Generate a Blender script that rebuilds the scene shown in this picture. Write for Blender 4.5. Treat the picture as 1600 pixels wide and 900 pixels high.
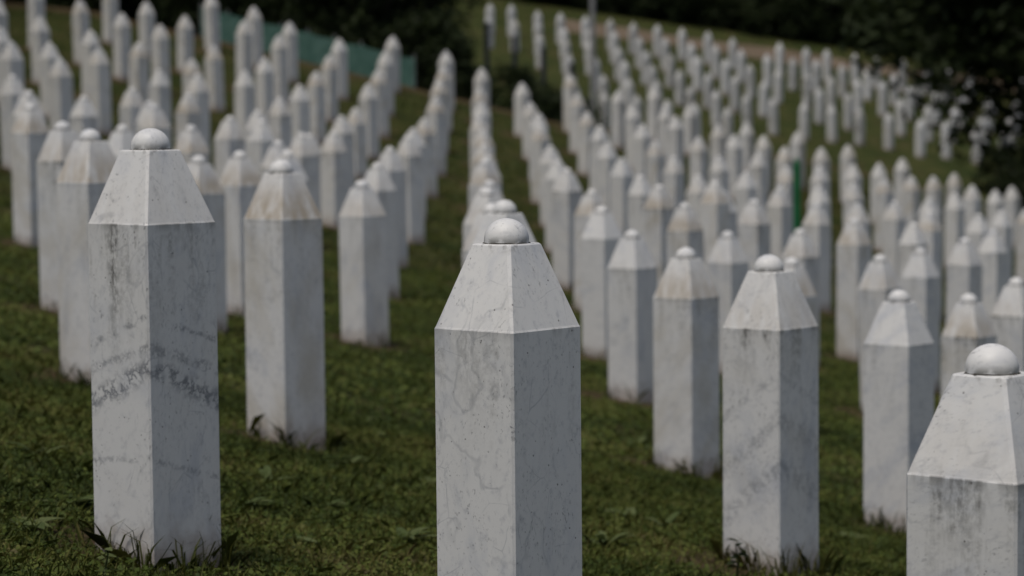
import bpy, bmesh, math, random
import numpy as np
from mathutils import Vector, Matrix

for o in list(bpy.data.objects):
    bpy.data.objects.remove(o)
scene = bpy.context.scene
COL = scene.collection
S = 0.22                      # side of a headstone in metres; layout below is in these units
F = 3778.0                    # focal length in photo pixels (85 mm on 36 mm)
CAMZ = 1.15

# ------------------------------------------------------------------ camera
PITCH = math.atan(260 / F)
ROLL = 0.010
cam_rot = Matrix.Rotation(math.pi / 2 - PITCH, 3, 'X') @ Matrix.Rotation(-ROLL, 3, 'Z')
cd = bpy.data.cameras.new('camera')
cam = bpy.data.objects.new('camera', cd)
COL.objects.link(cam)
cam.matrix_world = Matrix.Translation((0, 0, CAMZ)) @ cam_rot.to_4x4()
cd.lens = 85; cd.sensor_width = 36
cd.clip_start = 0.1; cd.clip_end = 2000
cd.dof.use_dof = True
cd.dof.focus_distance = 22.4 * S
cd.dof.aperture_fstop = 4.4
scene.camera = cam

# ------------------------------------------------------------------ world, sun, exposure
SUN_EL, SUN_AZ = math.radians(69), math.radians(213)    # azimuth clockwise from +Y
w = bpy.data.worlds.new('World'); scene.world = w; w.use_nodes = True
nt = w.node_tree; nt.nodes.clear()
wo = nt.nodes.new('ShaderNodeOutputWorld'); bg = nt.nodes.new('ShaderNodeBackground')
sky = nt.nodes.new('ShaderNodeTexSky'); sky.sky_type = 'NISHITA'; sky.sun_disc = False
sky.sun_elevation = SUN_EL; sky.sun_rotation = SUN_AZ
sky.air_density = 1.0; sky.dust_density = 4.0; sky.ozone_density = 1.0
bg.inputs['Strength'].default_value = 0.058
nt.links.new(sky.outputs[0], bg.inputs['Color']); nt.links.new(bg.outputs[0], wo.inputs['Surface'])
sd = bpy.data.lights.new('sun', 'SUN'); sd.energy = 1.5; sd.angle = math.radians(14); sd.color = (1.0, 0.95, 0.87)
sun = bpy.data.objects.new('sun', sd); COL.objects.link(sun)
sdir = Vector((math.sin(SUN_AZ) * math.cos(SUN_EL), math.cos(SUN_AZ) * math.cos(SUN_EL), math.sin(SUN_EL)))
sun.rotation_euler = sdir.to_track_quat('Z', 'Y').to_euler(); sun.location = sdir * 60
vs = scene.view_settings
vs.view_transform = 'Standard'; vs.look = 'None'; vs.exposure = 0.48; vs.gamma = 1.0; vs.use_curve_mapping = False

# ------------------------------------------------------------------ layout helpers
CR = np.array(cam_rot)
def unproject(px, py, depth):
    """point (units of S, eye at origin) on the pixel's ray at a given depth"""
    return CR @ (np.array([(px - 800) / F, -(py - 450) / F, -1.0]) * depth)
def project(p):
    q = CR.T @ np.asarray(p, float)
    return 800 + q[0] / -q[2] * F, 450 - q[1] / -q[2] * F
def world(p):
    return Vector((p[0] * S, p[1] * S, p[2] * S + CAMZ))

COEF = np.array([-1.0699, -7.3311, -4.595, 4.1397, 1.919, 0.6026, 0.75, -0.351, -1.8914])
HS = 4.02          # shaft height above the ground
def shoulder_near(x, y):
    """height of the shoulders of the near field of stones"""
    x = np.asarray(x, float); y = np.asarray(y, float)
    xc = np.clip(x, -38, 58); yc = np.clip(y, 4, 262)
    # the cubic must not run away in the corners where there is no stone
    xc = np.clip(xc, -10 - 0.17 * yc, 10 + 0.24 * yc)
    u = xc / 30; v = yc / 100
    h = (COEF[0] + COEF[1] * u + COEF[2] * v + COEF[3] * u * v + COEF[4] * v * v + COEF[5] * v ** 3
         + COEF[6] * u * u + COEF[7] * u * u * v + COEF[8] * u * v * v)
    return h - 0.12 * (x - xc) / (1 + np.abs(x - xc) / 150)
def far_plane(x, y):
    return 13.6 - 0.15 * (x - 19) + 0.165 * (y - 380) - HS
def smooth(a, b, t):
    t = np.clip((t - a) / (b - a), 0, 1); return t * t * (3 - 2 * t)
def edge_y(x):
    return 224 + 1.0 * np.clip(x - 5, 0, 36)
def ground(x, y):
    x = np.asarray(x, float); y = np.asarray(y, float)
    e = edge_y(x)
    n = shoulder_near(x, np.minimum(y, e)) - HS - 0.33 * np.clip(y - e, 0, None)
    n = n + 0.035 * np.sin(x * 1.7 + y * 0.6) * np.sin(y * 1.1 - x * 0.5) * smooth(0, 15, y)
    n = n + 0.5 * np.exp(-((y - 27) / 16) ** 2) + 0.3 * np.exp(-(x - 4) ** 2 / 18 - ((y - 36) / 12) ** 2)   # gentle rise by the nearest rows
    f = far_plane(x, y) + 0.2 * np.clip(y - 470, 0, 500)
    return np.maximum(n, f)

def mesh_np(name, co, faces, mat=None, smooth_shade=False):
    """co (n,3), faces (m,k) with constant k"""
    me = bpy.data.meshes.new(name)
    co = np.asarray(co, np.float32); faces = np.asarray(faces, np.int32)
    m, k = faces.shape
    me.vertices.add(len(co)); me.vertices.foreach_set('co', co.ravel())
    me.loops.add(m * k); me.loops.foreach_set('vertex_index', faces.ravel())
    me.polygons.add(m); me.polygons.foreach_set('loop_start', np.arange(0, m * k, k, dtype=np.int32))
    if smooth_shade: me.polygons.foreach_set('use_smooth', np.ones(m, bool))
    me.update(calc_edges=True); me.validate()
    if mat: me.materials.append(mat)
    return me
def link(name, me, parent=None):
    o = bpy.data.objects.new(name, me); COL.objects.link(o)
    if parent is not None: o.parent = parent
    return o
def tag(o, label=None, cat=None, group=None, kind=None):
    if label: o['label'] = label
    if cat: o['category'] = cat
    if group: o['group'] = group
    if kind: o['kind'] = kind
    return o
def empty(name, loc):
    o = bpy.data.objects.new(name, None); COL.objects.link(o); o.location = loc
    o.empty_display_size = 0.1
    return o
def tube(pts, radii, n=8, cap=True):
    """one tapered tube along pts -> verts, quads (tris doubled as quads avoided by ngon-free caps)"""
    pts = [Vector(p) for p in pts]; V = []; Q = []
    ref = Vector((0.3, 0.9, 0.1))
    for i, p in enumerate(pts):
        d = (pts[min(i + 1, len(pts) - 1)] - pts[max(i - 1, 0)]).normalized()
        a = d.cross(ref)
        if a.length < 1e-3: a = d.cross(Vector((1, 0, 0)))
        a.normalize(); b = d.cross(a)
        for k in range(n):
            t = 2 * math.pi * k / n
            V.append(p + (a * math.cos(t) + b * math.sin(t)) * radii[i])
    for i in range(len(pts) - 1):
        for k in range(n):
            k2 = (k + 1) % n
            Q.append((i * n + k, i * n + k2, (i + 1) * n + k2, (i + 1) * n + k))
    return [tuple(v) for v in V], Q
class Build:
    def __init__(self): self.v = []; self.f = []
    def add(self, V, Q):
        o = len(self.v); self.v += [tuple(v) for v in V]; self.f += [tuple(i + o for i in q) for q in Q]; return self
    def tube(self, pts, radii, n=8): return self.add(*tube(pts, radii, n))
    def box(self, c, d, rot=0.0):
        cx, cy, cz = c; dx, dy, dz = d[0] / 2, d[1] / 2, d[2] / 2
        ca, sa = math.cos(rot), math.sin(rot); V = []
        for z in (-dz, dz):
            for x, y in ((-dx, -dy), (dx, -dy), (dx, dy), (-dx, dy)):
                V.append((cx + x * ca - y * sa, cy + x * sa + y * ca, cz + z))
        return self.add(V, [(3, 2, 1, 0), (4, 5, 6, 7), (0, 1, 5, 4), (1, 2, 6, 5), (2, 3, 7, 6), (3, 0, 4, 7)])
    def mesh(self, name, mat, sm=False):
        me = bpy.data.meshes.new(name); me.from_pydata(self.v, [], self.f); me.update()
        if sm:
            for p in me.polygons: p.use_smooth = True
        me.materials.append(mat); return me

# ------------------------------------------------------------------ materials
class NT:
    def __init__(self, name):
        self.m = bpy.data.materials.new(name); self.m.use_nodes = True
        self.t = self.m.node_tree; self.b = self.t.nodes['Principled BSDF']
    def n(self, kind, **kw):
        nd = self.t.nodes.new(kind)
        for k, v in kw.items(): setattr(nd, k, v)
        return nd
    def set(self, sock, v):
        if isinstance(v, bpy.types.NodeSocket): self.t.links.new(v, sock)
        elif v is not None: sock.default_value = v
    def math(self, op, a, b=None, c=None, clamp=False):
        nd = self.n('ShaderNodeMath', operation=op); nd.use_clamp = clamp
        for i, v in enumerate((a, b, c)):
            if v is not None: self.set(nd.inputs[i], v)
        return nd.outputs[0]
    def vmath(self, op, a, b=None):
        nd = self.n('ShaderNodeVectorMath', operation=op)
        self.set(nd.inputs[0], a)
        if b is not None: self.set(nd.inputs[1], b)
        return nd.outputs[0]
    def noise(self, vec, scale, detail=4, rough=0.55, dist=0.0, col=False):
        nd = self.n('ShaderNodeTexNoise'); self.set(nd.inputs['Vector'], vec)
        nd.inputs['Scale'].default_value = scale; nd.inputs['Detail'].default_value = detail
        nd.inputs['Roughness'].default_value = rough; nd.inputs['Distortion'].default_value = dist
        return nd.outputs['Color' if col else 'Fac']
    def ramp(self, v, lo, hi, a=0.0, b=1.0):
        nd = self.n('ShaderNodeMapRange', interpolation_type='SMOOTHSTEP')
        self.set(nd.inputs[0], v)
        nd.inputs[1].default_value = lo; nd.inputs[2].default_value = hi
        nd.inputs[3].default_value = a; nd.inputs[4].default_value = b
        return nd.outputs[0]
    def mix(self, f, a, b, mode='MIX'):
        nd = self.n('ShaderNodeMix', data_type='RGBA', blend_type=mode)
        self.set(nd.inputs[0], f)
        for s, v in ((nd.inputs[6], a), (nd.inputs[7], b)):
            self.set(s, v if isinstance(v, bpy.types.NodeSocket) else (*v, 1.0))
        return nd.outputs[2]
    def bump(self, h, strength=0.3, dist=0.01):
        nd = self.n('ShaderNodeBump'); nd.inputs['Strength'].default_value = strength
        nd.inputs['Distance'].default_value = dist; self.set(nd.inputs['Height'], h)
        self.t.links.new(nd.outputs[0], self.b.inputs['Normal'])
    def done(self, col, rough=0.7, spec=0.3):
        self.set(self.b.inputs['Base Color'], col if isinstance(col, bpy.types.NodeSocket) else (*col, 1.0))
        self.set(self.b.inputs['Roughness'], rough)
        self.b.inputs['Specular IOR Level'].default_value = spec
        return self.m

def marble(name, part, vein=0.28, fine=0.22, bands=(), grime=None, streaks=(), lite=False):
    """part: shaft | roof | dome.  obj.color = (seed, stain, grime, grey)"""
    t = NT(name)
    oi = t.n('ShaderNodeObjectInfo'); sep = t.n('ShaderNodeSeparateColor')
    t.t.links.new(oi.outputs['Color'], sep.inputs[0])
    seed, stain, gr = sep.outputs[0], sep.outputs[1], sep.outputs[2]
    grey = oi.outputs['Alpha']
    tc = t.n('ShaderNodeTexCoord'); geo = t.n('ShaderNodeNewGeometry')
    loc = tc.outputs['Object']
    vr = t.n('ShaderNodeVectorRotate', rotation_type='AXIS_ANGLE')
    vr.inputs['Axis'].default_value = (0.4, 0.7, 0.6)
    t.set(vr.inputs['Vector'], geo.outputs['Position']); t.set(vr.inputs['Angle'], t.math('MULTIPLY', seed, 6.0))
    pos = vr.outputs[0]
    warp = t.vmath('MULTIPLY', t.vmath('SUBTRACT', t.noise(pos, 7, 3, col=True), (0.5, 0.5, 0.5)), (0.03, 0.03, 0.03))
    pw = pos if lite else t.vmath('ADD', pos, warp)
    ani = t.vmath('MULTIPLY', pw, (1.0, 2.6, 1.0))
    # soft grey clouds
    cloud = t.ramp(t.noise(ani, 4.5, 5, 0.6), 0.48, 0.75)
    if not lite:
        # veins: ridges of noise, stretched along one direction
        r1 = t.math('ABSOLUTE', t.math('SUBTRACT', t.noise(t.vmath('MULTIPLY', pw, (1.0, 3.2, 1.6)), 4.2, 2.5, 0.5), 0.5))
        v1 = t.math('MULTIPLY', t.ramp(r1, 0.024, 0.0), t.ramp(t.noise(pos, 6.0, 2), 0.44, 0.66))
        ve = t.n('ShaderNodeTexVoronoi', feature='DISTANCE_TO_EDGE'); ve.inputs['Scale'].default_value = 7.5
        t.set(ve.inputs['Vector'], t.vmath('MULTIPLY', pw, (0.8, 1.7, 1.3)))
        v2 = t.math('MULTIPLY', t.ramp(ve.outputs['Distance'], 0.016, 0.002), t.ramp(t.noise(pos, 10.0, 4, 0.65), 0.47, 0.64))
        # small grey mottle, dark grains and pits
        mot = t.ramp(t.noise(t.vmath('MULTIPLY', pw, (1.0, 2.0, 1.2)), 34, 6, 0.68), 0.50, 0.74)
        sp = t.math('MULTIPLY', t.ramp(t.noise(t.vmath('MULTIPLY', pw, (0.8, 2.2, 1.1)), 85, 4, 0.62), 0.57, 0.70), t.ramp(t.noise(pos, 9, 4, 0.65), 0.38, 0.64))
        vo = t.n('ShaderNodeTexVoronoi', feature='F1'); vo.inputs['Scale'].default_value = 60
        t.set(vo.inputs['Vector'], pos)
        pit = t.math('MULTIPLY', t.ramp(vo.outputs['Distance'], 0.17, 0.08), t.ramp(t.noise(pos, 24, 2), 0.56, 0.62))
    col = t.mix(cloud, (0.66, 0.655, 0.635), (0.50, 0.515, 0.54))
    gm = t.math('MULTIPLY', grey, 0.35)
    col = t.mix(gm, col, (0.44, 0.455, 0.475))
    if not lite:
        col = t.mix(t.math('MULTIPLY', mot, 0.55), col, (0.36, 0.37, 0.39))
        col = t.mix(t.math('MULTIPLY', v1, vein), col, (0.20, 0.215, 0.24))
        col = t.mix(t.math('MULTIPLY', v2, fine), col, (0.22, 0.235, 0.26))
    sx = t.n('ShaderNodeSeparateXYZ'); t.set(sx.inputs[0], loc)
    lx, ly, lz = sx.outputs
    for (z0, kx, ky, wd, st) in bands:
        d = t.math('SUBTRACT', lz, z0)
        d = t.math('SUBTRACT', d, t.math('ADD', t.math('MULTIPLY', lx, kx), t.math('MULTIPLY', ly, ky)))
        d = t.math('ADD', d, t.math('MULTIPLY', t.math('SUBTRACT', t.noise(loc, 11, 4), 0.5), 0.045))
        m = t.ramp(t.math('ABSOLUTE', d), wd, wd * 0.15)
        br = t.math('MAXIMUM', t.ramp(t.noise(t.vmath('MULTIPLY', pw, (1.6, 1.6, 1)), 26, 5, 0.65), 0.45, 0.66),
                    t.ramp(t.math('ABSOLUTE', t.math('SUBTRACT', t.noise(pw, 20, 4), 0.5)), 0.045, 0.0))
        col = t.mix(t.math('MULTIPLY', t.math('MULTIPLY', m, br), st), col, (0.13, 0.14, 0.16))
    # grime that ran down from the shoulder / lichen on the cap
    sv = t.vmath('MULTIPLY', loc, (1.0, 1.0, 0.12))
    run = t.noise(t.vmath('ADD', sv, t.vmath('MULTIPLY', pos, (0.02, 0.02, 0.02))), 26, 4, 0.6)
    brk = t.ramp(t.noise(loc, 60, 5, 0.7), 0.35, 0.7)
    if part == 'shaft':
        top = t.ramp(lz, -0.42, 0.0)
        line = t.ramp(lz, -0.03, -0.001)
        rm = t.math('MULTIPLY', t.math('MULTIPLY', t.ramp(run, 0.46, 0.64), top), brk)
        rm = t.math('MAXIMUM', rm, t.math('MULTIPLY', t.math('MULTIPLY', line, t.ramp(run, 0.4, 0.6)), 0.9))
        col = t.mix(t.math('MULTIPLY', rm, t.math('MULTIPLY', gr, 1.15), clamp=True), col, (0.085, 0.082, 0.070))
        # yellowish weathering film
        fm = t.math('MULTIPLY', t.ramp(t.noise(t.vmath('MULTIPLY', pos, (1, 1, 0.4)), 7, 4), 0.42, 0.7), stain)
        col = t.mix(t.math('MULTIPLY', fm, 0.55), col, (0.42, 0.38, 0.30))
        # soil splashed up from the bed
        at = t.n('ShaderNodeAttribute', attribute_type='OBJECT', attribute_name='foot')
        ab = t.math('ADD', lz, at.outputs['Fac'])          # height above the ground
        ab = t.math('ADD', ab, t.math('MULTIPLY', t.math('SUBTRACT', t.noise(loc, 22, 4), 0.5), 0.16))
        soil = t.ramp(ab, 0.13, 0.0)
        col = t.mix(t.math('MULTIPLY', soil, 0.6), col, (0.20, 0.13, 0.085))
    elif part == 'roof':
        fl = t.math('MULTIPLY', t.ramp(run, 0.25, 0.60), t.ramp(lz, 0.17, 0.03, 0.12, 1.0))
        col = t.mix(t.math('MULTIPLY', t.math('MULTIPLY', fl, stain), 0.9), col, (0.365, 0.31, 0.235))
        dk = t.math('MULTIPLY', t.math('MULTIPLY', t.ramp(run, 0.56, 0.72), brk), gr)
        col = t.mix(t.math('MULTIPLY', dk, 0.7), col, (0.13, 0.125, 0.10))
        seam = t.math('MULTIPLY', t.ramp(lz, 0.150, 0.174), t.ramp(t.noise(loc, 45, 4), 0.5, 0.62))
        col = t.mix(t.math('MULTIPLY', seam, 0.45), col, (0.15, 0.14, 0.12))
    else:
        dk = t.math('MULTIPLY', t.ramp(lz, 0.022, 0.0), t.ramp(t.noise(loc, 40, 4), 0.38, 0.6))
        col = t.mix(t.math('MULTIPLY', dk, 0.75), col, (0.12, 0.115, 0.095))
    for (ax, off, wdt, z1, stg) in streaks:        # single dark runs: axis, offset, width, length
        c = lx if ax == 'x' else ly
        d = t.math('ADD', t.math('SUBTRACT', c, off), t.math('MULTIPLY', t.math('SUBTRACT', t.noise(loc, 12, 4), 0.5), 0.05))
        m = t.math('MULTIPLY', t.ramp(t.math('ABSOLUTE', d), wdt, 0.0), t.ramp(lz, -z1, -z1 * 0.1))
        m = t.math('MULTIPLY', m, t.ramp(t.noise(t.vmath('MULTIPLY', loc, (1, 1, 0.5)), 85, 5, 0.75), 0.36, 0.62))
        col = t.mix(t.math('MULTIPLY', m, stg), col, (0.085, 0.082, 0.072))
    if lite: return t.done(col, 0.52, 0.35)
    col = t.mix(t.math('MULTIPLY', sp, 0.7), col, (0.15, 0.15, 0.155))
    col = t.mix(t.math('MULTIPLY', pit, 0.8), col, (0.09, 0.085, 0.08))
    h = t.math('SUBTRACT', t.math('MULTIPLY', t.noise(loc, 120, 4), 0.35), t.math('ADD', t.math('MULTIPLY', pit, 0.6), t.math('MULTIPLY', v1, 0.2)))
    t.bump(h, 0.25, 0.002)
    return t.done(col, t.ramp(t.noise(pos, 30, 3), 0.3, 0.7, 0.42, 0.6), 0.35)

def simple(name, c1, c2, scale, rough=0.8, spec=0.2, bumpd=0.0):
    t = NT(name); geo = t.n('ShaderNodeNewGeometry')
    nz = t.noise(geo.outputs['Position'], scale, 5, 0.6)
    m = t.done(t.mix(t.ramp(nz, 0.3, 0.7), c1, c2), rough, spec)
    if bumpd: t.bump(nz, 0.5, bumpd)
    return m

def leaf_mat(name, c1, c2, attr=None):
    t = NT(name)
    if attr:
        a = t.n('ShaderNodeAttribute', attribute_name=attr); c = a.outputs['Color']
    else:
        geo = t.n('ShaderNodeNewGeometry'); c = t.mix(geo.outputs['Random Per Island'], c1, c2)
    t.done(c, 0.6, 0.15)
    tr = t.n('ShaderNodeBsdfTranslucent'); t.set(tr.inputs['Color'], c)
    mx = t.n('ShaderNodeMixShader'); mx.inputs[0].default_value = 0.25
    t.t.links.new(t.b.outputs[0], mx.inputs[1]); t.t.links.new(tr.outputs[0], mx.inputs[2])
    t.t.links.new(mx.outputs[0], t.t.nodes['Material Output'].inputs['Surface'])
    return t.m

def ground_mat():
    t = NT('turf_soil'); geo = t.n('ShaderNodeNewGeometry'); p = geo.outputs['Position']
    a = t.n('ShaderNodeAttribute', attribute_name='soil')
    g = t.mix(t.ramp(t.noise(p, 0.9, 6, 0.6), 0.35, 0.68), (0.030, 0.042, 0.012), (0.062, 0.066, 0.022))
    g = t.mix(t.math('MULTIPLY', t.ramp(t.noise(p, 16, 5, 0.65), 0.45, 0.66), 0.6), g, (0.022, 0.028, 0.010))
    g = t.mix(t.math('MULTIPLY', t.ramp(t.noise(p, 2.3, 5, 0.6), 0.56, 0.70), 0.75), g, (0.085, 0.062, 0.032))
    br = t.mix(t.ramp(t.noise(p, 35, 5, 0.7), 0.35, 0.65), (0.050, 0.033, 0.020), (0.115, 0.075, 0.048))
    c = t.mix(t.math('MULTIPLY', a.outputs['Fac'], 0.9), g, br)
    t.bump(t.noise(p, 45, 6, 0.7), 0.8, 0.03)
    return t.done(c, 0.95, 0.05)

M_GROUND = ground_mat()
M_GRASS = leaf_mat('grass_blades', None, None, 'tint')
M_LEAF = leaf_mat('tree_leaves', (0.011, 0.018, 0.006), (0.030, 0.043, 0.014))
M_CONIFER = leaf_mat('conifer_needles', (0.010, 0.016, 0.008), (0.026, 0.036, 0.016))
M_BARK = simple('bark', (0.035, 0.028, 0.022), (0.09, 0.075, 0.06), 9, 0.95, 0.1, 0.02)
M_WEED = leaf_mat('weed_leaves', (0.06, 0.085, 0.025), (0.12, 0.14, 0.055))
M_WEED_DARK = leaf_mat('dark_weed_leaves', (0.014, 0.022, 0.008), (0.03, 0.042, 0.014))
M_JOINT = simple('dark_joint', (0.028, 0.027, 0.024), (0.075, 0.07, 0.06), 90, 0.95, 0.05)
M_METAL = simple('galvanised_metal', (0.20, 0.205, 0.21), (0.30, 0.30, 0.30), 6, 0.5, 0.4)
M_SHADED_STONE = simple('shaded_stone_tone', (0.022, 0.028, 0.035), (0.04, 0.046, 0.054), 12, 0.6, 0.3)  # tree shade on far headstones put into this dark colour
M_GREEN = simple('green_paint', (0.006, 0.085, 0.028), (0.012, 0.13, 0.045), 14, 0.5, 0.4)
M_TEAL = simple('teal_mesh_cloth', (0.060, 0.135, 0.110), (0.095, 0.180, 0.150), 5, 0.8, 0.2, 0.004)
M_PATH = simple('dirt_path', (0.10, 0.075, 0.052), (0.17, 0.135, 0.10), 1.2, 0.95, 0.05, 0.02)
M_GLASS = simple('lamp_glass', (0.5, 0.5, 0.48), (0.6, 0.6, 0.58), 8, 0.2, 0.5)

# ------------------------------------------------------------------ headstone positions
rng = np.random.default_rng(7)
# near stones read from the photograph: front shoulder corner, side in pixels
NEAR = dict(C=(800, 520, 164.5), L=(228, 351, 142.4), R=(1588, 757, 195), a440=(440, 343, 88.4), a1217=(1217, 516, 109),
    a1417=(1417, 541, 81), a1079=(1079, 467, 75), a993=(993, 420, 57), a940=(945, 373, 48), a568=(568, 338, 54),
    a137=(137, 285, 80), a95=(95, 252, 60), a375=(375, 290, 52), a310=(308, 303, 58), a788=(792, 407, 89),
    a1248=(1243, 464, 58), a1526=(1526, 528, 64), a1590=(1598, 495, 57), a1446=(1446, 434, 44), a1513=(1513, 415, 41),
    a1552=(1556, 395, 34), a1340=(1340, 383, 40), a1256=(1256, 403, 43), a1143=(1143, 411, 47), a1077=(1077, 361, 42),
    a1033=(1033, 326, 36), a885=(888, 299, 35), a1115=(1120, 318, 34), a1182=(1182, 351, 38), a1453=(1456, 361, 31),
    a520=(521, 237, 31), a482=(484, 240, 30), a408=(408, 220, 32), a357=(357, 217, 35), a296=(296, 239, 42),
    a239=(240, 200, 36), a205=(205, 166, 29), a129=(129, 182, 32), a37=(40, 180, 38), a306=(306, 143, 27),
    a446=(449, 283, 46))
TOPS = [(15,-3),(75,8),(127,0),(86,43),(139,27),(171,-20),(189,21),(229,3),(212,-25),(250,39),(266,-8),(288,25),(321,8),
    (348,-4),(380,33),(398,11),(346,50),(314,66),(275,75),(379,86),(155,75),(95,92),(109,109),(176,108),(229,97),(345,102),
    (261,125),(17,66),(26,90),(22,117),(162,165),(346,147),(475,11),(526,35),(594,37),(646,57),(452,35),(437,55),(510,60),
    (496,85),(581,59),(572,80),(560,102),(407,67),(471,92),(447,110),(520,130),(416,127),(627,100),(617,120),(606,135),
    (597,148),(577,160),(556,172),(471,155),(441,180),(697,80),(692,105),(685,125),(680,152),(677,170),(665,185),(640,212),
    (610,230),(592,255),(754,81),(752,107),(751,139),(751,160),(750,180),(754,203),(755,225),(757,250),(806,102),(815,130),
    (830,160),(845,195),(861,118),(875,150),(910,126),(966,142),(991,165),(929,152),(897,197),(1055,182),(1077,165),
    (1100,182),(1140,180),(1122,195),(1167,195),(1192,212),(1265,205),(1295,205),(1322,205),(1207,275),(1420,300),
    (1257,250),(1225,230),(1486,240),(1464,245),(1535,262),(1552,255),(1588,270),(1519,290),(1240,285),(1420,232)]
stones = []          # dict(p=centre at shoulder (units of S), kind, key, col)
def add_stone(p, key=None, i=None):
    stones.append(dict(p=np.array(p, float), key=key, i=i))
for k, (px, py, sp) in NEAR.items():
    p = unproject(px, py, F / sp - 0.75) + np.array([-0.043, 0.706, 0])
    add_stone(p, k, int(round((p[0] + 0.013 * (p[1] - 23)) / 4)))
near_p = np.array([s['p'] for s in stones])
nodes = []
for i in range(-11, 17):
    for j in range(0, 15):
        y = 23 - 3.7 * i + 15.6 * j
        x = 4 * i - 0.013 * (y - 23)
        if (i, j) in ((-1, 2),) or y > edge_y(x) - 4 or y < 12: continue
        if np.any((np.abs(near_p[:, 0] - x) < 2.1) & (np.abs(near_p[:, 1] - y) < 8.5)): continue
        h = float(shoulder_near(x, y))
        px, py = project((x, y, h + 1.0))
        if not (-75 < px < 1675 and -45 < py < 880): continue
        nodes.append([i, x, y, h, px, py])
used = set()
for i, x, y, h, px, py in nodes:
    best = None
    for k, (mx, my) in enumerate(TOPS):
        d = math.hypot(mx - px, my - py)
        if k not in used and d < 17 and (best is None or d < best[0]): best = (d, k)
    q = np.array([x, y, h]) + np.array([rng.normal(0, .08), rng.normal(0, .3), rng.normal(0, .09)])
    if best:
        used.add(best[1])
        depth = -(CR.T @ np.array([x, y, h]))[2]
        q = unproject(*TOPS[best[1]], depth); q[2] = np.clip(q[2] - 1.0, h - 0.5, h + 0.5)
    add_stone(q, None, i)
N_A = len(stones)
far = []
for i in range(0, 27):
    for j in range(0, 7):
        y = 386 - 15.6 * j + rng.normal(0, .8)
        x = -3.2 + 3.85 * i + rng.normal(0, .15)
        if y < edge_y(x) + 62: continue
        h = float(far_plane(x, y) + HS)
        px, py = project((x, y, h + 1))
        if px > 1640 or py < -30: continue
        if px < 880 and j > (1 if px < 830 else 2): continue
        if rng.random() < 0.07: continue
        far.append((x, y, h + rng.normal(0, .12), j))

# ------------------------------------------------------------------ ground
gx = np.unique(np.concatenate([np.linspace(-420, -45, 26), np.linspace(-45, 70, 231), np.linspace(70, 420, 26)]))
gy = np.unique(np.concatenate([np.linspace(-160, 8, 22), np.linspace(8, 110, 256), np.linspace(110, 300, 200), np.linspace(300, 480, 60), np.linspace(480, 1100, 30)]))
GX, GY = np.meshgrid(gx, gy); GZ = ground(GX, GY)
nxg, nyg = len(gx), len(gy)
idx = np.arange(nxg * nyg).reshape(nyg, nxg)
quads = np.stack([idx[:-1, :-1], idx[:-1, 1:], idx[1:, 1:], idx[1:, :-1]], -1).reshape(-1, 4)
me = mesh_np('ground', np.stack([GX * S, GY * S, GZ * S + CAMZ], -1).reshape(-1, 3), quads, M_GROUND, True)
all_xy = np.array([s['p'][:2] for s in stones])
def soil_at(x, y):
    """bare earth round the feet of the stones and along the graves"""
    d = np.full(np.shape(x), 9.0)
    for sx, sy in all_xy:
        dd = np.hypot((x - sx + 0.3) * 1.0, (y - sy + 0.3) * 0.8)
        d = np.minimum(d, dd)
    wob = 0.35 * np.sin(x * 2.3 + 1.1 * np.sin(y * 1.3)) + 0.3 * np.sin(y * 2.9 + x)
    s1 = 1 - smooth(0.75, 1.75, d + wob * .7)
    s2 = smooth(0.7, 1.1, np.sin(x * 0.9 + 2.2 * np.sin(y * 0.21)) * np.sin(y * 0.55 + 0.8 * x) + 0.25 * np.sin(x * 3.1 + y * 2.2)) * 0.5
    rim = smooth(5, 1, np.abs(y - edge_y(x))) * 0.9; s1 = s1 * smooth(24.5, 27, y)
    return np.clip(np.maximum(np.maximum(s1 * 0.85, s2), rim), 0, 1)
soil = soil_at(GX.ravel(), GY.ravel()).astype(np.float32)
at = me.attributes.new('soil', 'FLOAT', 'POINT'); at.data.foreach_set('value', soil)
tag(link('ground', me), kind='structure')

# dirt path along the top of the far slope
px_ = np.linspace(8, 120, 60); rows = []
for yy in (404, 409, 414, 419):
    wob = 1.2 * np.sin(px_ * 0.21 + yy)
    rows.append(np.stack([px_ * S, (yy + wob) * S, far_plane(px_, yy + wob) * S + CAMZ + 0.006], -1))
co = np.concatenate(rows); n = 60
qd = [(r * n + k, r * n + k + 1, (r + 1) * n + k + 1, (r + 1) * n + k) for r in range(3) for k in range(n - 1)]
tag(link('path', mesh_np('path', co, qd, M_PATH)), kind='structure')

# ------------------------------------------------------------------ headstone meshes
def ring(half, ch, z):
    a, b = half, half - ch
    return [(b, -a, z), (a, -b, z), (a, b, z), (b, a, z), (-b, a, z), (-a, b, z), (-a, -b, z), (-b, -a, z)]
def loft(name, rings, mat, cap_top=False, cap_bottom=False):
    V = [v for r in rings for v in r]; Fc = []
    for i in range(len(rings) - 1):
        for k in range(8):
            k2 = (k + 1) % 8
            Fc.append((i * 8 + k, i * 8 + k2, (i + 1) * 8 + k2, (i + 1) * 8 + k))
    if cap_top: Fc.append(tuple((len(rings) - 1) * 8 + k for k in range(8)))
    if cap_bottom: Fc.append(tuple(reversed(range(8))))
    me = bpy.data.meshes.new(name); me.from_pydata(V, [], Fc); me.update(); me.materials.append(mat); return me
HALF = S / 2; CH = 0.005; RH = 0.79 * S; TOPH = 0.245 * S
def shaft_mesh(mat):
    return loft('shaft', [ring(HALF, CH, -5.2 * S), ring(HALF, CH, -2.5 * S), ring(HALF, CH, -0.0022), ring(HALF - 0.0012, CH, 0)], mat)
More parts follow.
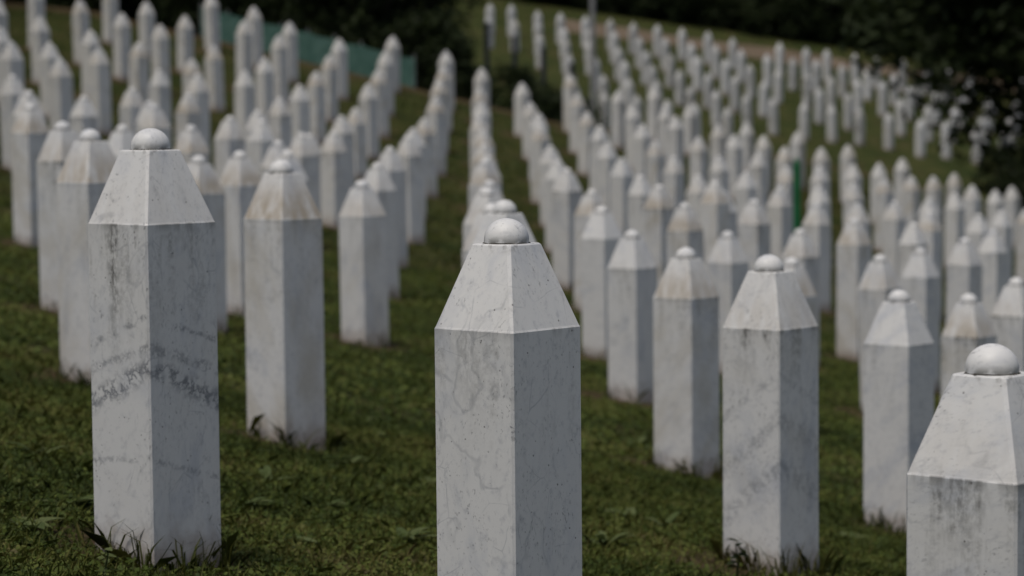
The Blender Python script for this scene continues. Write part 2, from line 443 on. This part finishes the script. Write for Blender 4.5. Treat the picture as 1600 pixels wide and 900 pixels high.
def roof_mesh(mat):
    return loft('pyramid_cap', [ring(HALF - 0.0012, CH, 0.0), ring(HALF - 0.0022, CH, 0.0022), ring(TOPH, CH * 1.3, RH - 0.003), ring(TOPH - 0.003, CH * 1.3, RH)], mat, True)
def dome_mesh(mat, seg=32, rg=12, name='dome'):
    r = 0.215 * S; V = []; Q = []
    for i in range(rg):
        a = math.radians(-12 + 102 * i / rg)
        for k in range(seg):
            t = 2 * math.pi * k / seg
            V.append((r * math.cos(a) * math.cos(t), r * math.cos(a) * math.sin(t), r * math.sin(a) * 0.94 + r * math.sin(math.radians(12)) * .9))
    V.append((0, 0, r * 0.94 + r * math.sin(math.radians(12)) * .9)); tip = len(V) - 1
    for i in range(rg - 1):
        for k in range(seg):
            k2 = (k + 1) % seg; Q.append((i * seg + k, i * seg + k2, (i + 1) * seg + k2, (i + 1) * seg + k))
    for k in range(seg): Q.append(((rg - 1) * seg + k, (rg - 1) * seg + (k + 1) % seg, tip))
    me = bpy.data.meshes.new(name); me.from_pydata(V, [], Q); me.update()
    for p in me.polygons: p.use_smooth = True
    me.materials.append(mat); return me
def joint_mesh():
    b = Build(); n = 28; V = []; Q = []
    rr = random.Random(3)
    prof = [(0.205 * S, 0.0030), (0.216 * S, 0.0016), (0.226 * S, -0.0006)]
    for k in range(n):
        t = 2 * math.pi * k / n; j = rr.uniform(0.95, 1.05)
        for r, z in prof: V.append((r * j * math.cos(t), r * j * math.sin(t), z))
    for k in range(n):
        k2 = (k + 1) % n
        for m in range(2): Q.append((k * 3 + m, k * 3 + m + 1, k2 * 3 + m + 1, k2 * 3 + m))
    return b.add(V, Q).mesh('mortar_joint', M_JOINT)

def kit(tag_, **kw):
    sh = {k: v for k, v in kw.items()}
    rf = {k: v for k, v in kw.items() if k in ('vein', 'fine', 'lite')}
    return (shaft_mesh(marble('marble_shaft_' + tag_, 'shaft', **sh)), roof_mesh(marble('marble_cap_' + tag_, 'roof', **rf)),
            dome_mesh(marble('marble_dome_' + tag_, 'dome', **rf)))
KIT = kit('plain'); KIT_BLUR = kit('plain_distant', lite=True)
# veined sets for the stones in or near focus
KITS = {
    'C': kit('fine_veined', vein=0.3, fine=0.35, streaks=(('x', -0.02, 0.06, 0.22, 0.35),)),
    'L': kit('banded', vein=0.35, fine=0.35, bands=((-0.437, 0.46, -0.46, 0.042, 0.85), (-0.36, 0.30, -0.34, 0.02, 0.6), (-0.29, 0.34, -0.30, 0.011, 0.6), (-0.60, 0.1, -0.3, 0.012, 0.5)),
             streaks=(('x', -0.012, 0.035, 0.40, 0.95), ('y', 0.02, 0.05, 0.1, 0.3))),
    'R': kit('smoky', vein=0.25, fine=0.3, streaks=(('x', 0.0, 0.07, 0.16, 0.6),)),
    'a1217': kit('diagonal', vein=0.2, fine=0.2, bands=((-0.42, 0.8, -0.5, 0.05, 0.4), (-0.58, 0.9, -0.6, 0.06, 0.45), (-0.27, 0.7, -0.5, 0.02, 0.35)), streaks=(('x', -0.018, 0.022, 0.09, 0.95), ('x', 0.055, 0.018, 0.075, 0.95), ('x', -0.02, 0.06, 0.25, 0.4))),
}
JOINT = joint_mesh()
ROTZ = math.radians(-41.5)

LAB = {
 'C': 'sharpest white marble headstone with fine grey crisscross veins and clean dome',
 'L': 'tall headstone crossed by slanting dark grey vein bands, black streak under its shoulder',
 'R': 'closest headstone standing lowest on the slope, big dome, grey smoky stain under its shoulder',
 'a440': 'headstone with brown stained cap and mossy dome seam, directly behind the dark banded headstone',
 'a1217': 'headstone with black drips at its cap edge and dark weed at its foot',
 'a1417': 'clean pale headstone standing between the closest big-domed headstone and the black-drip headstone',
 'a1079': 'headstone with brownish cap and rust film on its shaft, beside the black-drip headstone',
 'a993': 'slightly blurred white headstone just behind the rust-filmed brown capped headstone',
 'a940': 'plain white headstone behind the sharpest headstone, second behind the rust-filmed one',
 'a568': 'headstone with cream cap at the front end of the packed line climbing uphill',
 'a137': 'headstone with brown streaked cap and reddish foot, beside the dark banded one',
 'a95': 'greyish headstone half hidden by the brown streaked headstone with reddish foot',
 'a375': 'small-looking brown capped headstone beside the mossy-seamed brown stained headstone',
 'a310': 'headstone almost hidden behind the dark banded headstone, only cap and one edge showing',
 'a788': 'headstone hidden behind the sharpest headstone, its dome and grey cap showing above',
 'a1248': 'headstone hidden behind the black-drip headstone, its white dome and cap edge showing',
 'a1526': 'grimy headstone with brown cap behind the clean pale headstone',
 'a1590': 'headstone with greenish dark drips standing behind the closest big-domed headstone',
 'a446': 'headstone rising right behind the dome of the mossy-seamed brown stained headstone',
 'a37': 'grey weathered headstone with dark stained cap alone at the grass edge uphill',
}
ORD = ['first', 'second', 'third', 'fourth', 'fifth', 'sixth', 'seventh', 'eighth', 'ninth', 'tenth', 'eleventh', 'twelfth',
       'thirteenth', 'fourteenth', 'fifteenth', 'sixteenth', 'seventeenth', 'eighteenth', 'nineteenth', 'twentieth']
def file_name(i):
    if i == 0: return "the sharpest headstone's own file"
    return 'the %s file %s from the sharpest headstone' % (ORD[abs(i) - 1], 'uphill' if i < 0 else 'downhill')
for i_ in set(st['i'] for st in stones):
    for k_, st in enumerate(sorted((q for q in stones if q['i'] == i_), key=lambda q: q['p'][1])): st['ord'] = k_
# stain, grime, grey for named stones
LOOK = {'C': (0.05, 0.3, 0.15), 'L': (0.15, 0.45, 0.45), 'R': (0.2, 0.6, 0.3), 'a440': (1.0, 0.45, 0.25), 'a1217': (0.35, 0.6, 0.2),
        'a1417': (0.05, 0.35, 0.25), 'a1079': (0.75, 0.55, 0.15), 'a993': (0.15, 0.6, 0.3), 'a940': (0.0, 0.2, 0.2), 'a568': (0.5, 0.4, 0.1),
        'a137': (0.85, 0.3, 0.2), 'a95': (0.6, 0.9, 0.6), 'a375': (0.9, 0.5, 0.2), 'a788': (0.0, 0.2, 0.6), 'a1526': (0.8, 0.9, 0.3),
        'a1590': (0.3, 1.0, 0.2), 'a37': (0.5, 1.0, 0.5)}
def make_stone(st, n):
    key = st['key']; p = st['p']
    gz = float(ground(p[0], p[1]))
    root = empty('headstone', world((p[0], p[1], gz)))
    far_ = p[1] > 60
    tl = 0.0 if key in ('C', 'L', 'R', 'a1217') else .005 if key else .011
    root.rotation_euler = (rng.normal(0, 1) * tl, rng.normal(0, 1) * tl, ROTZ + rng.normal(0, .02) * (tl > 0))
    hs = max(2.2, p[2] - gz) * S
    sh, rf, dm = KITS.get(key, KIT if p[1] < 110 else KIT_BLUR)
    if key in LOOK: stain, gr, grey = LOOK[key]
    else:
        stain = float(rng.choice([0.1, 0.25, 0.5, 0.9], p=[.25, .25, .25, .25])); gr = float(rng.uniform(.15, 1.0)); grey = float(rng.uniform(0, .6))
    colr = (float(rng.random()), stain, gr, grey)
    a = link('shaft', sh, root); a.location.z = hs; a.color = colr; a['foot'] = hs
    b = link('pyramid_cap', rf, root); b.location.z = hs; b.color = colr
    c = link('dome', dm, root); c.location = (rng.normal(0, .002), rng.normal(0, .002), hs + RH - 0.0015); c.color = colr
    if p[1] < 100:
        jn = link('mortar_joint', JOINT, c); jn.rotation_euler.z = rng.uniform(0, 6); jn.location.z = 0.0015
    if key in LAB: tag(root, LAB[key], 'headstone', 'marble headstones')
    else:
        look = 'brown-capped' if stain > .8 else 'dark-streaked' if gr > .85 else 'grey' if grey > .48 else 'white'
        tag(root, '%s headstone, %s back in %s' % (look, ORD[st['ord']], file_name(st['i'])), 'headstone', 'marble headstones')
for n, st in enumerate(stones): make_stone(st, n)

# far stones: too small to show parts, one mesh each
M_FARSTONE = marble('marble_far', 'shaft', lite=True)
def far_mesh():
    d = dome_mesh(M_FARSTONE, 12, 5, 'tmp')
    bm = bmesh.new()
    for me_, z in ((shaft_mesh(M_FARSTONE), 0), (roof_mesh(M_FARSTONE), 0), (d, RH)):
        nv = len(bm.verts); bm.from_mesh(me_); bm.verts.ensure_lookup_table()
        for v in bm.verts[nv:]: v.co.z += z
        bpy.data.meshes.remove(me_)
    for v in bm.verts: v.co.z += HS * S
    me_ = bpy.data.meshes.new('headstone'); bm.to_mesh(me_); bm.free(); me_.materials.append(M_FARSTONE); return me_
FARM = far_mesh()
for (x, y, h, j) in far:
    o = link('headstone', FARM); o.location = world((x, y, h - HS))
    o.rotation_euler = (rng.normal(0, .012), rng.normal(0, .012), ROTZ + rng.normal(0, .05))
    o.color = (float(rng.random()), float(rng.uniform(0, .8)), float(rng.uniform(0, .8)), float(rng.uniform(0.1, .9))); o['foot'] = 0.0
    tag(o, 'small far headstone in the %s row on the opposite hillside' % ('back' if j == 0 else ORD[j] + ' from back'), 'headstone', 'headstones on the far hillside, row %d' % (j + 1))
print('STONES', N_A, len(far), 'lattice matched', len(used))

# ------------------------------------------------------------------ trees, hedge, forest
def leaf_cloud(name, clumps, per, size, mat, seed, flat=0.6):
    """clumps (n,4): centre + radius; 'per' leaves each, two triangles a leaf"""
    r = np.random.default_rng(seed); c = np.repeat(np.asarray(clumps, float), per, 0); n = len(c)
    d = r.normal(size=(n, 3)); d /= np.linalg.norm(d, axis=1, keepdims=True)
    pos = c[:, :3] + d * (c[:, 3:4] * r.random((n, 1)) ** 0.45)
    nrm = d * flat + r.normal(size=(n, 3)) * 0.6 + np.array([0, 0, .35]); nrm /= np.linalg.norm(nrm, axis=1, keepdims=True)
    a = np.cross(nrm, r.normal(size=(n, 3))); a /= np.linalg.norm(a, axis=1, keepdims=True)
    b = np.cross(nrm, a)
    l = size * r.uniform(.6, 1.4, (n, 1)); wd = l * r.uniform(.32, .5, (n, 1))
    V = np.stack([pos - a * l, pos - b * wd + nrm * wd * .3, pos + a * l, pos + b * wd + nrm * wd * .3], 1).reshape(-1, 3)
    Q = np.arange(4 * n).reshape(n, 4)
    return mesh_np(name, V, Q, mat)
def tree_parts(seed, height, radius, base, nclump, per, leaf, mat, squash=1.0):
    r = random.Random(seed); b = Build()
    th = height * 0.8
    trunk = [(0.12 * math.sin(k * .9 + seed), 0.12 * math.cos(k * 1.3 + seed), th * k / 6 - (0.3 if k == 0 else 0)) for k in range(7)]
    r0 = height * 0.018
    b.tube(trunk, [r0 * (1.25 if k == 0 else 1 - .13 * k) for k in range(7)], 9)
    clumps = []
    for k in range(nclump):
        t = r.random(); z = base + (height - base) * (t ** 0.9)
        u = (z - base) / (height - base)
        prof = math.sqrt(max(.02, 1 - (2 * u - 0.85) ** 2 / 1.5)) * (1 - .25 * u)
        ang = r.uniform(0, 2 * math.pi); rad = radius * prof * math.sqrt(r.uniform(.12, 1)) * r.uniform(.8, 1.1)
        cpos = (rad * math.cos(ang), rad * math.sin(ang) * squash, z)
        clumps.append((*cpos, radius * r.uniform(.16, .30)))
        if k % 6 == 0:
            s = trunk[min(6, max(1, int(6 * (z * .7) / th)))]
            mid = ((s[0] + cpos[0]) / 2, (s[1] + cpos[1]) / 2, (s[2] + cpos[2]) / 2 + .15)
            b.tube([s, mid, cpos], [r0 * .42, r0 * .25, r0 * .08], 5)
    return b.mesh('trunk', M_BARK, True), leaf_cloud('crown', clumps, per, leaf, mat, seed)
def conifer_parts(seed, height, radius, per, leaf):
    r = random.Random(seed); b = Build()
    b.tube([(0, 0, -.3), (0.05, 0.03, height * .5), (0, 0, height * .97)], [height * .016, height * .010, .02], 8)
    clumps = []
    z = 0.25
    while z < height * .96:
        rad = radius * (1 - z / height) ** .8
        nb = max(4, int(9 * rad / radius) + 3)
        for k in range(nb):
            a = r.uniform(0, 6.28)
            for q in (.35, .65, .95):
                clumps.append((rad * q * math.cos(a), rad * q * math.sin(a), z - .25 * q * rad * .4 + r.uniform(-.1, .1), .16 + .10 * rad))
            b.tube([(0, 0, z), (rad * .9 * math.cos(a), rad * .9 * math.sin(a), z - .1 * rad)], [.03, .008], 4)
        z += height * .042
    return b.mesh('trunk', M_BARK, True), leaf_cloud('crown', clumps, per, leaf, M_CONIFER, seed)
TREES = [tree_parts(11, 11, 3.3, 0.9, 170, 70, .13, M_LEAF), tree_parts(23, 13, 3.8, 1.2, 190, 70, .14, M_LEAF), tree_parts(31, 9.5, 3.0, 0.6, 150, 70, .12, M_LEAF)]
CONIF = [conifer_parts(5, 14, 2.6, 16, .15), conifer_parts(8, 11.5, 2.3, 16, .14)]
BUSHES = [tree_parts(41, 2.3, 1.35, 0.05, 70, 80, .07, M_LEAF), tree_parts(47, 1.7, 1.25, 0.02, 60, 80, .06, M_LEAF)]
def plant(name, parts, x, y, label, cat, group=None, scale=1.0, rot=None, names=('trunk', 'crown'), sink=0.0):
    root = empty(name, world((x, y, float(ground(x, y)))) - Vector((0, 0, sink)))
    root.rotation_euler.z = rng.uniform(0, 6.28) if rot is None else rot
    root.scale = (scale,) * 3
    for nm, me_ in zip(names, parts): link(nm, me_, root)
    return tag(root, label, cat, group)
# tree belt behind the terrace of the near field
for k in range(16):
    x = -76 + k * 4.0 + rng.normal(0, .5); y = 246 + 7 * (k % 2) + rng.normal(0, 1.5)
    if k % 3 == 0: plant('conifer', CONIF[k % 2], x, y, 'dark conifer with boughs to the ground behind the teal fence', 'tree', 'conifers behind the terrace', rng.uniform(.9, 1.15))
    else: plant('broadleaf_tree', TREES[k % 3], x, y, 'dark broadleaf tree in the belt behind the near terrace', 'tree', 'trees behind the terrace', rng.uniform(.85, 1.1))
for (x, y, sc) in ((-12.5, 245, .6), (-10.5, 253, .62)):
    plant('broadleaf_tree', TREES[2], x, y, 'small dark tree at the end of the belt behind the near terrace', 'tree', 'small trees ending the belt', sc)
for k in range(26):
    x = -66 + k * 2.45 + rng.normal(0, .4); y = 237 + rng.normal(0, .8)
    plant('shrub', BUSHES[k % 2], x, y, 'dark shrub under the trees behind the teal fence', 'shrub', 'shrubs behind the fence', rng.uniform(.85, 1.15), names=('stem', 'foliage'))
for k in range(4):    # low hedge that steps down past the end of the tree belt
    x = 0.3 + k * 1.9; y = 239 + rng.normal(0, .6)
    plant('shrub', BUSHES[1], x, y, 'low dark shrub below the dark stand-in posts at the end of the terrace', 'shrub', 'low shrubs below the posts', 1.08 - .07 * k, names=('stem', 'foliage'))
# unseen trees added beside the upper slope to shade it
for k, (x, y) in enumerate(((-56, 112), (-60, 145), (-66, 176), (-71, 204))):
    plant('broadleaf_tree', TREES[(k + 1) % 3], x, y, 'tall unseen broadleaf tree added on the uphill side to shade the upper slope', 'tree', 'added trees beside the upper slope', 1.15)
# forest above the far slope
for k in range(34):
    x = -20 + k * 4.7 + rng.normal(0, .8); y = 452 + 14 * (k % 3) + rng.normal(0, 3) - 0.10 * max(0, x - 40)
    if k % 4 == 2: plant('conifer', CONIF[k % 2], x, y, 'dark conifer among the forest edge above the far hillside', 'tree', 'forest conifers', rng.uniform(.9, 1.25))
    else: plant('broadleaf_tree', TREES[k % 3], x, y, 'dark broadleaf tree of the forest edge above the far hillside', 'tree', 'forest trees', rng.uniform(.95, 1.3))
for k in range(44):
    x = -18 + k * 3.4 + rng.normal(0, .6); y = 441 + rng.normal(0, 2) - 0.10 * max(0, x - 40)
    plant('shrub', BUSHES[k % 2], x, y, 'dark undergrowth shrub along the forest edge', 'shrub', 'forest edge shrubs', rng.uniform(1.0, 1.5), names=('stem', 'foliage'))
# overhanging tree on the right
p = unproject(1800, 250, 214)
big = tree_parts(77, 12.5, 5.6, 3.0, 330, 170, .15, M_LEAF)
plant('overhanging_tree', big, p[0], p[1], 'large dark tree whose low branches overhang the far headstones', 'tree', rot=0.4)
for k, (bx, by, d, sc) in enumerate(((1612, 300, 262, .8), (1650, 300, 255, 1.0), (1562, 245, 300, .55))):
    p = unproject(bx, by, d)
    plant('shrub', BUSHES[0], p[0], p[1], 'dark shrub among headstones below the overhanging tree', 'shrub', 'shrubs under the overhanging tree', sc, names=('stem', 'foliage'))

# ------------------------------------------------------------------ teal mesh fence
fx = np.linspace(-29, -9.0, 9); FY = 229.0; FH = 0.98
fr = empty('mesh_fence', world((fx[0], FY, float(ground(fx[0], FY)))))
inv = Vector(fr.location)
def fpt(x, dz=0.0, dy=0.0):
    return world((x, FY, float(ground(x, FY)))) + Vector((0, dy, dz)) - inv
for k, x in enumerate(fx):
    b = Build(); q = fpt(x); b.tube([q - Vector((0, 0, .3)), q + Vector((0, 0, FH + .06))], [.022, .022], 8)
    b.box((q.x, q.y, q.z + FH + .065), (.05, .05, .014))
    link('post', b.mesh('post', M_METAL), fr)
for k in range(len(fx) - 1):
    V = []; nn = 7
    for face in (-.035, -.029):
        for a in range(nn):
            x = fx[k] + (fx[k + 1] - fx[k]) * a / (nn - 1)
            for bz in range(4):
                sag = .035 * math.sin(math.pi * a / (nn - 1)) * (1 if bz == 3 else .3)
                V.append(fpt(x, .04 + (FH - .04 - sag) * bz / 3, face + .012 * math.sin(a * 2 + k + bz)))
    Q = []
    for s_, o in ((1, 0), (-1, nn * 4)):
        for a in range(nn - 1):
            for bz in range(3):
                q = (o + a * 4 + bz, o + (a + 1) * 4 + bz, o + (a + 1) * 4 + bz + 1, o + a * 4 + bz + 1)
                Q.append(q if s_ > 0 else q[::-1])
    link('mesh_panel', Build().add(V, Q).mesh('mesh_panel', M_TEAL), fr)
tag(fr, 'teal mesh cloth fence on metal posts between headstones and dark trees', 'fence')

# ------------------------------------------------------------------ dark posts for shaded far stones, lamp post, green marker
for k, (px, yt, yb) in enumerate(((760, 36, 100), (804, 57, 120), (849, 76, 140), (894, 100, 165))):  # stand-ins for far headstones in tree shade, their shade put in the colour
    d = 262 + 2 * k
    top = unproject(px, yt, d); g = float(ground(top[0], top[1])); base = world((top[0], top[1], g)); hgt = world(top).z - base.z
    r_ = empty('shaded_stone_standin', base)
    b = Build(); b.tube([(0, 0, -.3), (0, 0, hgt - .05)], [.068, .066], 14); link('shaft', b.mesh('shaft', M_SHADED_STONE, True), r_)
    b = Build(); b.tube([(0, 0, hgt - .05), (0, 0, hgt - .03), (0, 0, hgt), (0, 0, hgt + .02), (0, 0, hgt + .022)], [.066, .08, .08, .05, .002], 14); link('cap', b.mesh('cap', M_SHADED_STONE, True), r_)
    b = Build(); b.tube([(0, 0, -.05), (0, 0, .03), (0, 0, .035)], [.12, .12, .07], 14); link('base_plate', b.mesh('base_plate', M_SHADED_STONE), r_)
    tag(r_, 'dark post standing in for a shaded headstone before the far hillside', 'post', 'posts for shaded headstones')
top = unproject(926, 40, 305); g = float(ground(top[0], top[1])); base = world((top[0], top[1], g))
lp = empty('lamp_post', base)
link('pole', Build().tube([(0, 0, -.4), (0, 0, 3), (0, 0, 9)], [.085, .075, .05], 14).mesh('pole', M_METAL, True), lp)
link('base_plate', Build().box((0, 0, .02), (.34, .34, .06)).mesh('base_plate', M_METAL), lp)
link('arm', Build().tube([(0, 0, 8.95), (.15, -.1, 9.2), (.9, -.5, 9.35)], [.045, .04, .035], 8).mesh('arm', M_METAL, True), lp)
hd = link('lamp_head', Build().box((1.15, -.63, 9.36), (.7, .26, .11), -.5).mesh('lamp_head', M_METAL), lp)
link('lens', Build().box((1.18, -.65, 9.295), (.5, .2, .03), -.5).mesh('lens', M_GLASS), hd)
tag(lp, 'tall grey metal lamp post rising behind the far headstones', 'lamp post')
p = unproject(1245, 246, 142); g = float(ground(p[0], p[1]))
gm = empty('grave_marker', world((p[0], p[1], g))); gm.rotation_euler.z = ROTZ
hh = max(.6, (p[2] - g) * S)
V = []; prof = [(-.05, hh * .25), (.05, hh * .25), (.05, hh - .09), (0, hh), (-.05, hh - .09)]
for yy in (-.012, .012): V += [(a, yy, c) for a, c in prof]
Q = [(0, 1, 2, 3, 4), (9, 8, 7, 6, 5)] + [(k, k + 5, (k + 1) % 5 + 5, (k + 1) % 5) for k in range(5)]
link('board', Build().add(V, Q).mesh('board', M_GREEN), gm)
link('stake', Build().box((0, .03, hh * .22), (.045, .03, hh * .9)).mesh('stake', M_GREEN), gm)
tag(gm, 'bright green wooden grave marker between white headstones', 'grave marker')

# ------------------------------------------------------------------ grass
def in_view(x, y, z, mx=420, my=160):
    q = np.stack([x, y, z], -1) @ CR
    px = 800 + q[:, 0] / -q[:, 2] * F; py = 450 - q[:, 1] / -q[:, 2] * F
    return (px > -mx) & (px < 1600 + mx) & (py < 900 + my) & (q[:, 2] < 0)
def scatter(n, y0, y1, seed, power=1.0):
    r = np.random.default_rng(seed)
    y = y0 + (y1 - y0) * r.random(n) ** power
    x = (r.random(n) * 2 - 1) * (0.335 * y)
    z = ground(x, y); ok = in_view(x, y, z)
    return x[ok], y[ok], z[ok], r
def vnoise(x, y, f, s=0.0):
    return 0.5 + 0.25 * (np.sin(x * f + 1.7 * np.sin(y * f * .8 + s) + s) + np.sin(y * f * 1.3 + 1.9 * np.sin(x * f * .7 - s) + 2 * s))
GREEN = np.array([[.030, .038, .008], [.052, .060, .012], [.090, .090, .022], [.105, .088, .030], [.085, .056, .030]]) * np.array([1.18, 1.25, 1.15])
def tints(r, n, x, y):
    dry = vnoise(x, y, .55, 1.0) * .7 + vnoise(x, y, 2.1, 4.0) * .5
    t = np.clip(r.normal(.9, .75, n) + (dry - .55) * 3.0, 0, 3.99)
    k = t.astype(int); f = (t - k)[:, None]
    return GREEN[k] * (1 - f) + GREEN[k + 1] * f
def blades(x, y, z, r, lmin, lmax, wd, lean):
    n = len(x); P = np.stack([x * S, y * S, z * S + CAMZ - .004], -1)
    a = r.random(n) * 6.283; L = (lmin + (lmax - lmin) * r.random(n) ** 1.6); tilt = r.uniform(.1, lean, n)
    d = np.stack([np.cos(a) * np.sin(tilt), np.sin(a) * np.sin(tilt), np.cos(tilt)], -1)
    b2 = r.random(n) * 6.283; sd_ = np.stack([np.cos(b2), np.sin(b2), 0 * b2], -1)
    w_ = (wd * r.uniform(.6, 1.3, n))[:, None]; L = L[:, None]
    bend = np.stack([np.cos(a), np.sin(a), -.6 * np.ones(n)], -1) * L * r.uniform(.05, .4, n)[:, None]
    V = np.stack([P - sd_ * w_, P + sd_ * w_, P + d * L * .6 + sd_ * w_ * .8, P + d * L + bend, P + d * L * .6 - sd_ * w_ * .8], 1)
    return V, 5
def leaflets(x, y, z, r, size, hmax):
    n = len(x); P = np.stack([x * S, y * S, z * S + CAMZ + r.random(n) * hmax], -1)
    nr = r.normal(size=(n, 3)) * .45 + np.array([0, -.25, 1]); nr /= np.linalg.norm(nr, axis=1, keepdims=True)
    a = np.cross(nr, r.normal(size=(n, 3))); a /= np.linalg.norm(a, axis=1, keepdims=True); b = np.cross(nr, a)
    l = (size * r.uniform(.5, 1.4, n))[:, None]; w_ = l * r.uniform(.45, .8, n)[:, None]
    V = np.stack([P - a * l, P - a * l * .1 - b * w_, P + a * l * .7 - b * w_ * .55, P + a * l * .85 + b * w_ * .45, P + a * l * .05 + b * w_], 1)
    return V, 5
def grass_object(name, sets, label):
    Vs = []; Ts = []
    for V, T in sets: Vs.append(V.reshape(-1, 3)); Ts.append(np.repeat(T, 5, 0))
    V = np.concatenate(Vs); T = np.concatenate(Ts); n = len(V) // 5
    me_ = mesh_np(name, V, np.arange(5 * n).reshape(n, 5), M_GRASS)
    ca = me_.color_attributes.new('tint', 'FLOAT_COLOR', 'POINT')
    ca.data.foreach_set('color', np.concatenate([T, np.ones((len(T), 1))], 1).astype(np.float32).ravel())
    o = link(name, me_); tag(o, label, 'grass', kind='stuff'); return n
def thin(x, y, z, r, keep):
    s_ = soil_at(x, y) if len(x) < 500000 else 0 * x
    ok = r.random(len(x)) > np.clip(s_ * keep, 0, .93)
    return x[ok], y[ok], z[ok]
sets = []
for (n, y0, y1, pw, kind) in ((330000, 14, 50, .75, 'b'), (290000, 14, 50, .75, 'l'), (170000, 48, 105, .8, 'B'), (130000, 48, 105, .8, 'L'), (120000, 100, 232, .8, 'F')):
    x, y, z, r = scatter(n, y0, y1, hash(kind) % 7 + n % 13, pw)
    x, y, z = thin(x, y, z, r, 1.15)
    hgt = .5 + vnoise(x, y, 1.3, 2.0)
    if kind == 'b': V, _ = blades(x, y, z, r, .015, .075, .0019, 1.1)
    elif kind == 'l': V, _ = leaflets(x, y, z, r, .0075, .028)
    elif kind == 'B': V, _ = blades(x, y, z, r, .02, .065, .0034, 1.0)
    elif kind == 'L': V, _ = leaflets(x, y, z, r, .014, .03)
    else: V, _ = blades(x, y, z, r, .03, .085, .010, 1.0)
    T = tints(r, len(x), x, y)
    if kind in 'lL': T = T * np.array([.9, 1.05, .9])
    sets.append((V, T))
# unmown fringe at the feet of the stones
fx_, fy_ = [], []
for st in stones:
    if st['p'][1] > 110: continue
    n = 420 if st['p'][1] < 60 else 90
    cr, sr = math.cos(ROTZ), math.sin(ROTZ)
    for _ in range(n):
        a = rng.uniform(-.62, .62); e = rng.choice([-.53, .53]) + rng.normal(0, .05)
        u, v = (a, e) if rng.random() < .5 else (e, a)
        if vnoise(np.array([a * 9 + st['p'][0]]), np.array([st['p'][1]]), 1.0)[0] < .42: continue
        fx_.append(st['p'][0] + u * cr - v * sr); fy_.append(st['p'][1] + u * sr + v * cr)
fx_ = np.array(fx_); fy_ = np.array(fy_); r = np.random.default_rng(5)
V, _ = blades(fx_, fy_, ground(fx_, fy_), r, .03, .16, .0028, .7)
sets.append((V, tints(r, len(fx_), fx_, fy_) * .8))
print('GRASS', grass_object('grass', sets, 'short mown grass and clover between the headstones'))

# ------------------------------------------------------------------ weeds
def weed_mesh(seed, nleaf, length, width, mat, upright=.5, jag=.15):
    r = random.Random(seed); V = []; Q = []
    for k in range(nleaf):
        a = r.uniform(0, 6.28); L = length * r.uniform(.6, 1.15); el = upright * r.uniform(.6, 1.3)
        d = Vector((math.cos(a), math.sin(a), 0)); s_ = Vector((-math.sin(a), math.cos(a), 0)); o = len(V); ns = 6
        for q in range(ns + 1):
            t = q / ns; wd = width * math.sin(math.pi * (.08 + .9 * t) ** .8) * (1 + r.uniform(-jag, jag)) * .5
            c = d * (L * t * math.cos(el)) + Vector((0, 0, L * (math.sin(el) * t - .55 * t * t * math.sin(el)) + .004))
            V += [c - s_ * wd + Vector((0, 0, wd * .35)), c, c + s_ * wd + Vector((0, 0, wd * .35))]
        for q in range(ns):
            for m in range(2): Q.append((o + q * 3 + m, o + q * 3 + m + 1, o + q * 3 + m + 4, o + q * 3 + m + 3))
    return Build().add(V, Q).mesh('leaf_rosette', mat, True)
ROS = [weed_mesh(1, 7, .10, .028, M_WEED), weed_mesh(2, 6, .085, .036, M_WEED, .3), weed_mesh(3, 8, .12, .022, M_WEED, .7)]
def on_ground(px, py):
    lo = None
    for d in np.arange(15, 120, .05):
        q = unproject(px, py, d)
        if q[2] < float(ground(q[0], q[1])): return q
    return q
for k, (px, py) in enumerate(((505, 800), (592, 770), (545, 735), (630, 850), (660, 760), (1040, 830), (985, 815), (1080, 790), (945, 860), (1330, 850),
                              (1320, 740), (60, 720), (110, 800), (40, 830), (420, 760), (380, 800), (560, 660), (1000, 700), (610, 690), (450, 850))):
    q = on_ground(px, py); o = link('broadleaf_weed', ROS[k % 3]); o.location = world((q[0], q[1], float(ground(q[0], q[1]))))
    o.rotation_euler.z = rng.uniform(0, 6.28); o.scale = (rng.uniform(.95, 1.45),) * 3
    tag(o, 'light green broadleaf weed rosette lying flat in the lawn', 'weed', 'weeds in the lawn')
# dark weed at the foot of the black-drip stone
s1 = [s for s in stones if s['key'] == 'a1217'][0]['p']; sL = [s for s in stones if s['key'] == 'L'][0]['p']
def dark_weed(px, py, depth, label, seed, hgt, mat):
    q = unproject(px, py, depth); g = float(ground(q[0], q[1])); root = empty('tall_weed', world((q[0], q[1], g)))
    r = random.Random(seed)
    tip = (r.uniform(-.01, .02), -.02, hgt)
    link('stem', Build().tube([(0, 0, -.02), (.006, -.01, hgt * .5), tip], [.0035, .003, .0015], 6).mesh('stem', mat, True), root)
    for k in range(7):
        t = .35 + .65 * k / 6
        lm = weed_mesh(seed * 10 + k, 1, hgt * r.uniform(.32, .5), hgt * r.uniform(.16, .24), mat, r.uniform(-.5, .5), .3)
        lf = link('leaf', lm, root); lf.location = (.006 * t, -.02 * t, hgt * t); lf.rotation_euler = (r.uniform(-.5, .5), r.uniform(-.3, .3), r.uniform(0, 6.28))
    tag(root, label, 'weed')
dark_weed(1150, 890, 33.0, 'dark wilted weed standing against the foot of the black-drip headstone', 4, .115, M_WEED_DARK)
dark_weed(163, 885, 25.2, 'small green weed with pointed leaves at the foot of the banded headstone', 6, .07, M_WEED)
